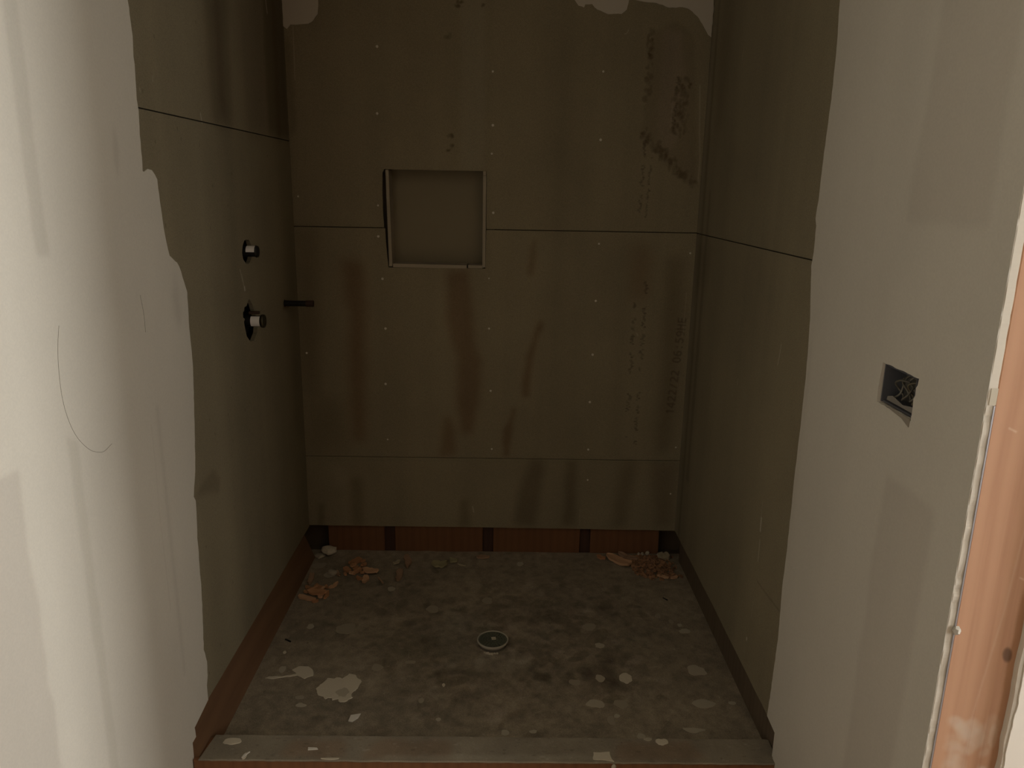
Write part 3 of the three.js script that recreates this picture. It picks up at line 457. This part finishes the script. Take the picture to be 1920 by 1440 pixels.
// ---------------------------------------------------------------- wood chips and crumbs on the floor
const chipMats = [[.60, .315, .155], [.50, .25, .12], [.66, .40, .23], [.42, .27, .17], [.38, .34, .19], [.50, .43, .29]].map((c) => std({ color: lin(...c), roughness: .9, bumpMap: boardBump, bumpScale: .001 }));
function chipGeo(L, w, t, curl, seed) {
  const g = new THREE.BoxGeometry(L, t, w, 10, 1, 4), p = g.attributes.position;
  for (let i = 0; i < p.count; i++) {
    const s = p.getX(i) / L * 2, q = p.getZ(i) / w * 2, end = 1 - .55 * Math.pow(Math.abs(s), 3) * (.5 + hash(seed, s > 0 ? 1 : 2, 3));
    p.setZ(i, p.getZ(i) * end * (.8 + .4 * noise(s * 2.3 + 9, q + 3, seed)) + w * .25 * (noise(s * 1.4 + 20, 1, seed) - .5));
    p.setX(i, p.getX(i) + L * .10 * (noise(q * 2 + 5, s > 0 ? 3 : 8, seed + 2) - .5) * Math.abs(s));
    p.setY(i, p.getY(i) + curl * (s * s * .6 + q * q * .25) + t * .5 * (noise(s * 4 + 3, q * 3 + 2, seed + 4) - .5));
  }
  g.computeVertexNormals(); g.computeBoundingBox(); g.translate(0, -g.boundingBox.min.y, 0);
  return g;
}
let chipN = 0;
function chip(name, [x0, z0, x1, z1, w], m, label, category, group, lift = 0, thick = .004, curl = .004) {
  const L = Math.max(.012, Math.hypot(x1 - x0, z1 - z0)), x = (x0 + x1) / 2, z = (z0 + z1) / 2;
  const c = single(name, chipGeo(L, w, thick, curl, 100 + chipN++), chipMats[m], label, category, group);
  c.position.set(x, Math.min(floorY(x, z), floorY(x0, z0), floorY(x1, z1)) + .0003 + lift, z); c.rotation.y = -Math.atan2(z1 - z0, x1 - x0);
  return c;
}
const G1 = 'orange wood chips beside the left plank', G2 = 'orange wood chips in the heap below the first stud', G3 = 'wood splinters along the back edge';
chip('wood_chip', [.046, .372, .110, .400, .024], 2, 'long pale wood splinter at the front of the heap against the left base plank', 'wood chip', G1, 0, .007);
chip('wood_chip', [.075, .342, .142, .366, .036], 0, 'broad orange wood chip on top of the heap against the left base plank', 'wood chip', G1, .006, .007, .006);
for (const [c, m, l] of [[[.09, .29, .128, .322, .024], 1, 'reddish wood chip behind the broad chip of the heap against the left base plank'], [[.148, .312, .172, .270, .016], 2, 'pale pointed wood chip sticking out of the plank heap toward the back blocks'], [[.148, .39, .150, .335, .014], 0, 'narrow orange chip at the drain side of the heap against the left base plank'], [[.055, .300, .082, .322, .017], 1, 'small reddish chip tucked between the left base plank and the broad chip'], [[.105, .412, .128, .405, .014], 1, 'tiny reddish chip in front of the long pale splinter by the left base plank']]) chip('wood_chip', c, m, l, 'wood chip', G1, 0, .006, .005);
chip('wood_splinter', [.056, .205, .066, .285, .02], 3, 'brownish wood splinter lying along the left base plank behind the heap', 'wood chip', undefined, 0, .008);
for (const [c, m, l] of [[[.172, .156, .208, .188, .024], 1, 'reddish chip at the plank side of the heap near the back left corner'], [[.185, .12, .222, .073, .034], 1, 'wide reddish chip of the heap near the back left corner, closest to the back blocks'], [[.214, .206, .244, .160, .02], 0, 'orange chip in the middle of the heap near the back left corner'], [[.276, .272, .268, .214, .024], 2, 'pale upright chip in front of the large bright chip near the back left corner'], [[.149, .183, .168, .222, .014], 3, 'small brown chip between the flat plaster lump and the corner chip heap'], [[.236, .226, .262, .246, .016], 1, 'small reddish chip just beside the pale upright chip near the back left corner']]) chip('wood_chip', c, m, l, 'wood chip', G2, 0, .007, .006);
chip('wood_chip', [.252, .176, .312, .198, .034], 2, 'large bright orange wood chip on top of the heap near the back left corner', 'wood chip', G2, .008, .008, .006);
for (const [c, m] of [[[.060, .345, .078, .350, .014], 0], [[.120, .376, .138, .384, .012], 2], [[.112, .345, .128, .310, .014], 2], [[.085, .330, .104, .305, .013], 0], [[.130, .300, .142, .318, .010], 1]]) chip('wood_fragment', c, m, 'small orange wood fragment among the chips heaped against the left base plank', 'wood chip', 'small fragments in the left plank heap', .003, .006, .004);
for (const [c, m] of [[[.196, .150, .214, .128, .018], 0], [[.200, .196, .222, .204, .014], 2], [[.236, .140, .252, .118, .018], 1], [[.226, .100, .246, .096, .014], 1], [[.182, .205, .194, .218, .010], 0], [[.244, .200, .262, .190, .014], 0], [[.210, .168, .228, .150, .014], 1]]) chip('wood_fragment', c, m, 'small orange wood fragment scattered among the heap near the back left corner', 'wood chip', 'small fragments in the corner heap', .003, .007, .005);
chip('wood_splinter', [.316, .218, .347, .272, .008], 3, 'thin curved splinter beside the heap near the back left corner', 'wood chip', undefined, 0, .003, .003);
chip('wood_splinter', [.399, .25, .398, .160, .026], 3, 'straight brown splinter pointing at the drain, nearer of a crossed pair', 'wood chip', G3, 0, .009, .002);
chip('wood_splinter', [.425, .141, .41, .04, .026], 3, 'brown splinter leaning toward the back blocks, farther of a crossed pair', 'wood chip', G3, 0, .010, .002);
chip('drywall_scrap', [.362, .116, .386, .087, .014], 5, 'small pale scrap beside the crossed pair of splinters', 'scrap', G3, 0, .008, .002);
chip('board_scrap', [.519, .118, .579, .118, .046], 4, 'wider of two greenish board scraps by the back edge', 'scrap', G3, 0, .008, .014);
chip('board_scrap', [.588, .073, .620, .088, .028], 4, 'smaller of two greenish board scraps by the back edge', 'scrap', G3, 0, .008, .010);
chip('wood_splinter', [.624, .100, .655, .116, .007], 5, 'thin pale sliver beside the smaller greenish scrap', 'scrap', G3, 0, .003, .002);
chip('wood_chip', [.699, .042, .749, .038, .026], 3, 'single flat reddish wood chip lying below the middle stud', 'wood chip', G3, 0, .007, .001);
chip('wood_chip', [1.24, .026, 1.325, .107, .046], 2, 'largest long curved wood chip in the pile by the back right corner', 'wood chip', undefined, 0, .010, .010);
chip('wood_chip', [1.292, .010, 1.362, .062, .026], 3, 'second long wood chip lying behind the largest in the back right pile', 'wood chip', undefined, .002, .010, .006);
chip('wood_chip', [1.200, .020, 1.232, .046, .024], 1, 'short reddish wood chip at the left end of the back right pile', 'wood chip', undefined, 0, .006, .003);
chip('mortar_lump', [1.452, .042, 1.500, .036, .044], 5, 'rounded pale mortar lump behind the wood crumbs in the back right corner', 'mortar lump', undefined, 0, .018, .002);
chip('wood_chip', [1.425, .186, 1.462, .208, .016], 2, 'pale splinter at the front edge of the crumbs by the right wall, left one', 'wood chip', undefined, .001, .006, .004);
chip('wood_chip', [1.472, .212, 1.500, .196, .014], 2, 'pale splinter at the front edge of the crumbs, touching the right wall side', 'wood chip', undefined, .001, .006, .004);
{   // the heap of fine shavings by the back right corner: nobody could count it
  const rnd = mulberry(123), parts = [[], []];
  for (let i = 0; i < 520; i++) {
    const f = Math.sqrt(rnd()), x = 1.325 + .185 * rnd() * (.3 + .7 * f) + .012, z = .014 + .21 * f * rnd() + .02 * rnd();
    if ((x - 1.27) * .9 < (z - .10) * .9) continue;
    const L = .008 + .022 * rnd() * rnd(), w = .003 + .008 * rnd(), g = new THREE.BoxGeometry(L, .0025 + .003 * rnd(), w, 2, 1, 1), p = g.attributes.position;
    for (let j = 0; j < p.count; j++) p.setY(j, p.getY(j) + .004 * Math.pow(p.getX(j) / L * 2, 2) * rnd());
    g.rotateZ((rnd() - .5) * .8); g.rotateX((rnd() - .5) * .8); g.rotateY(rnd() * 6.28);
    const heap = .016 * Math.max(0, 1 - Math.hypot((x - 1.43) / .11, (z - .09) / .09));
    g.translate(x, floorY(x, z) + .003 + heap * rnd(), z); parts[rnd() < .6 ? 0 : 1].push(g);
  }
  const pile = thing('wood_crumbs', 'spread pile of fine reddish wood crumbs in the back right floor corner', 'wood crumbs', [1.43, .012, .09]); pile.userData.kind = 'stuff';
  parts.forEach((list, i) => mesh('crumbs', mergeGeometries(list).translate(-1.43, -.012, -.09), std({ color: lin(...[[.40, .22, .115], [.26, .14, .08]][i]) }), pile));
}
function nugget(x, z, r, [sx, sy, sz], mat, label, y = null, group) {
  const g = new THREE.IcosahedronGeometry(r, 1), p = g.attributes.position;
  for (let i = 0; i < p.count; i++) { const k = .8 + .4 * hash(Math.round(p.getX(i) * 1e5), Math.round(p.getY(i) * 1e5) + Math.round(p.getZ(i) * 7e4), 5); p.setXYZ(i, p.getX(i) * k * sx, p.getY(i) * k * sy, p.getZ(i) * k * sz); }
  g.computeVertexNormals(); g.computeBoundingBox(); g.translate(0, -g.boundingBox.min.y, 0);
  const m = single('plaster_crumb', g, mat, label, 'crumb', group); m.position.set(x, y ?? floorY(x, z) + .0003, z); return m;
}
nugget(.085, .030, .028, [1.1, .65, .85], mSplat, 'big pale plaster lump in the dark back left floor corner');
nugget(.052, .055, .020, [1, .35, .9], mSplatPale, 'flat plaster lump just in front of the big one in the back left corner');
nugget(.135, .196, .016, [1.2, .5, 1.1], mSplatPale, 'flat grey plaster lump left of the orange chip heap near the back left corner');
for (const [x, z, r] of [[1.378, .006, .006], [1.393, .004, .006], [1.415, .004, .008]]) nugget(x, z, r, [1, 1.2, .8], mSplat, r > .007 ? 'larger white crumb beside two tiny ones against the back block' : 'tiny white crumb against the back block behind the wood crumbs', null, 'white crumbs under the last block');
nugget(1.472, .006, .012, [1.7, .6, .6], mSplat, 'flat white crumb against the back block nearest the right corner');
{
  const tri = slab('floor', [[.366, 1.058], [.368, 1.033], [.396, 1.026], [.392, 1.045], [.378, 1.062]], .0035, .0035, { bevel: .0008 }); tri.translate(-.38, 0, -1.045);
  const m = single('drywall_chip', tri, mWhite, 'angular white drywall chip on the mortar floor just behind the curb', 'chip'); m.position.set(.38, floorY(.38, 1.045) + .0006, 1.045);
  const s1 = slab('floor', [[-.014, -.005], [.010, -.004], [.014, .002], [-.012, .005]], .003, .003, { bevel: .0006 }); const c1 = single('drywall_chip', s1, mWhite, 'thin white drywall sliver on the curb top toward the left wall', 'chip'); c1.position.set(.306, .0518, 1.220);
  const s2 = slab('floor', blob(0, 0, .0155, .012, 91), .004, .004, { bevel: .001 }); const c2 = single('drywall_chip', s2, mSplat, 'pale oval chip on the back edge of the curb toward the right wall', 'chip'); c2.position.set(1.24, .0518, 1.184);
  const s3 = slab('floor', [[-.006, .012], [-.004, .002], [.006, -.009], [.010, -.010], [.002, .004], [-.001, .013]], .003, .003, { bevel: .0005 }); const c3 = single('drywall_chip', s3, mWhite, 'curled white shaving at the front edge of the curb near the left wall', 'chip'); c3.position.set(.136, .0545, 1.246);
  const dk = single('nail', new THREE.CylinderGeometry(.0022, .0028, .024, 8).rotateZ(Math.PI / 2).rotateY(-.55), mBlackIron, 'small dark nail lying on the mortar floor near the left plank', 'nail'); dk.position.set(.085, floorY(.085, .659) + .0028, .659);
  const dk2 = single('nail', new THREE.CylinderGeometry(.0018, .0024, .022, 8).rotateZ(Math.PI / 2).rotateY(-.9), mBlackIron, 'small dark nail lying on the mortar floor near the right wall', 'nail'); dk2.position.set(1.418, floorY(1.418, .361) + .0025, .361);
}

// ---------------------------------------------------------------- the bathroom outside the shower, behind the camera
const roomFloor = structure('floor_001', 'bare plywood bathroom subfloor outside the shower', 'floor'); mesh('plywood', box(-.05, 3.3, FY - .05, FY, 1.17, 4.5, 'floor'), mRoomWood, roomFloor);
const ceiling = structure('ceiling', 'white drywall ceiling above shower and bathroom'); mesh('drywall_panel', box(-.16, 3.35, HC, HC + .05, -.16, 4.5, 'floor'), mDrywall, ceiling);
const wallRear = structure('wall_rear', 'bare plywood wall behind the camera'); mesh('plywood', box(-.16, 3.35, FY, HC, 4.4, 4.45), mRoomWood, wallRear);
const wallSide = structure('wall_side', 'drywall with the bathroom window, right of the camera');
mesh('drywall_panel', slab('right', [[1.7, FY], [4.4, FY], [4.4, HC], [1.7, HC]], 3.2, .1, { holes: WINDOWS.map((w) => [[w.z0, w.y0], [w.z1, w.y0], [w.z1, w.y1], [w.z0, w.y1]]) }), mDrywall, wallSide);
WINDOWS.forEach((w, i) => {
  const win = structure('window_' + (i + 1), ['bright narrow bathroom window right of the camera', 'dim wide bathroom window right of the camera'][i], 'window');
  const f = (z0, z1, y0, y1) => mesh('window_frame', box(3.2, 3.26, y0, y1, z0, z1, 'right'), mWhite, win);
  f(w.z0, w.z0 + .035, w.y0, w.y1); f(w.z1 - .035, w.z1, w.y0, w.y1); f(w.z0 + .035, w.z1 - .035, w.y0, w.y0 + .035); f(w.z0 + .035, w.z1 - .035, w.y1 - .035, w.y1);
  mesh('pane', box(3.225, 3.235, w.y0 + .035, w.y1 - .035, w.z0 + .035, w.z1 - .035, 'right'), std({ color: lin(.8, .8, .8), emissive: lin(...DAY), emissiveIntensity: 1 }), win);
});
renderer.render(scene, camera);
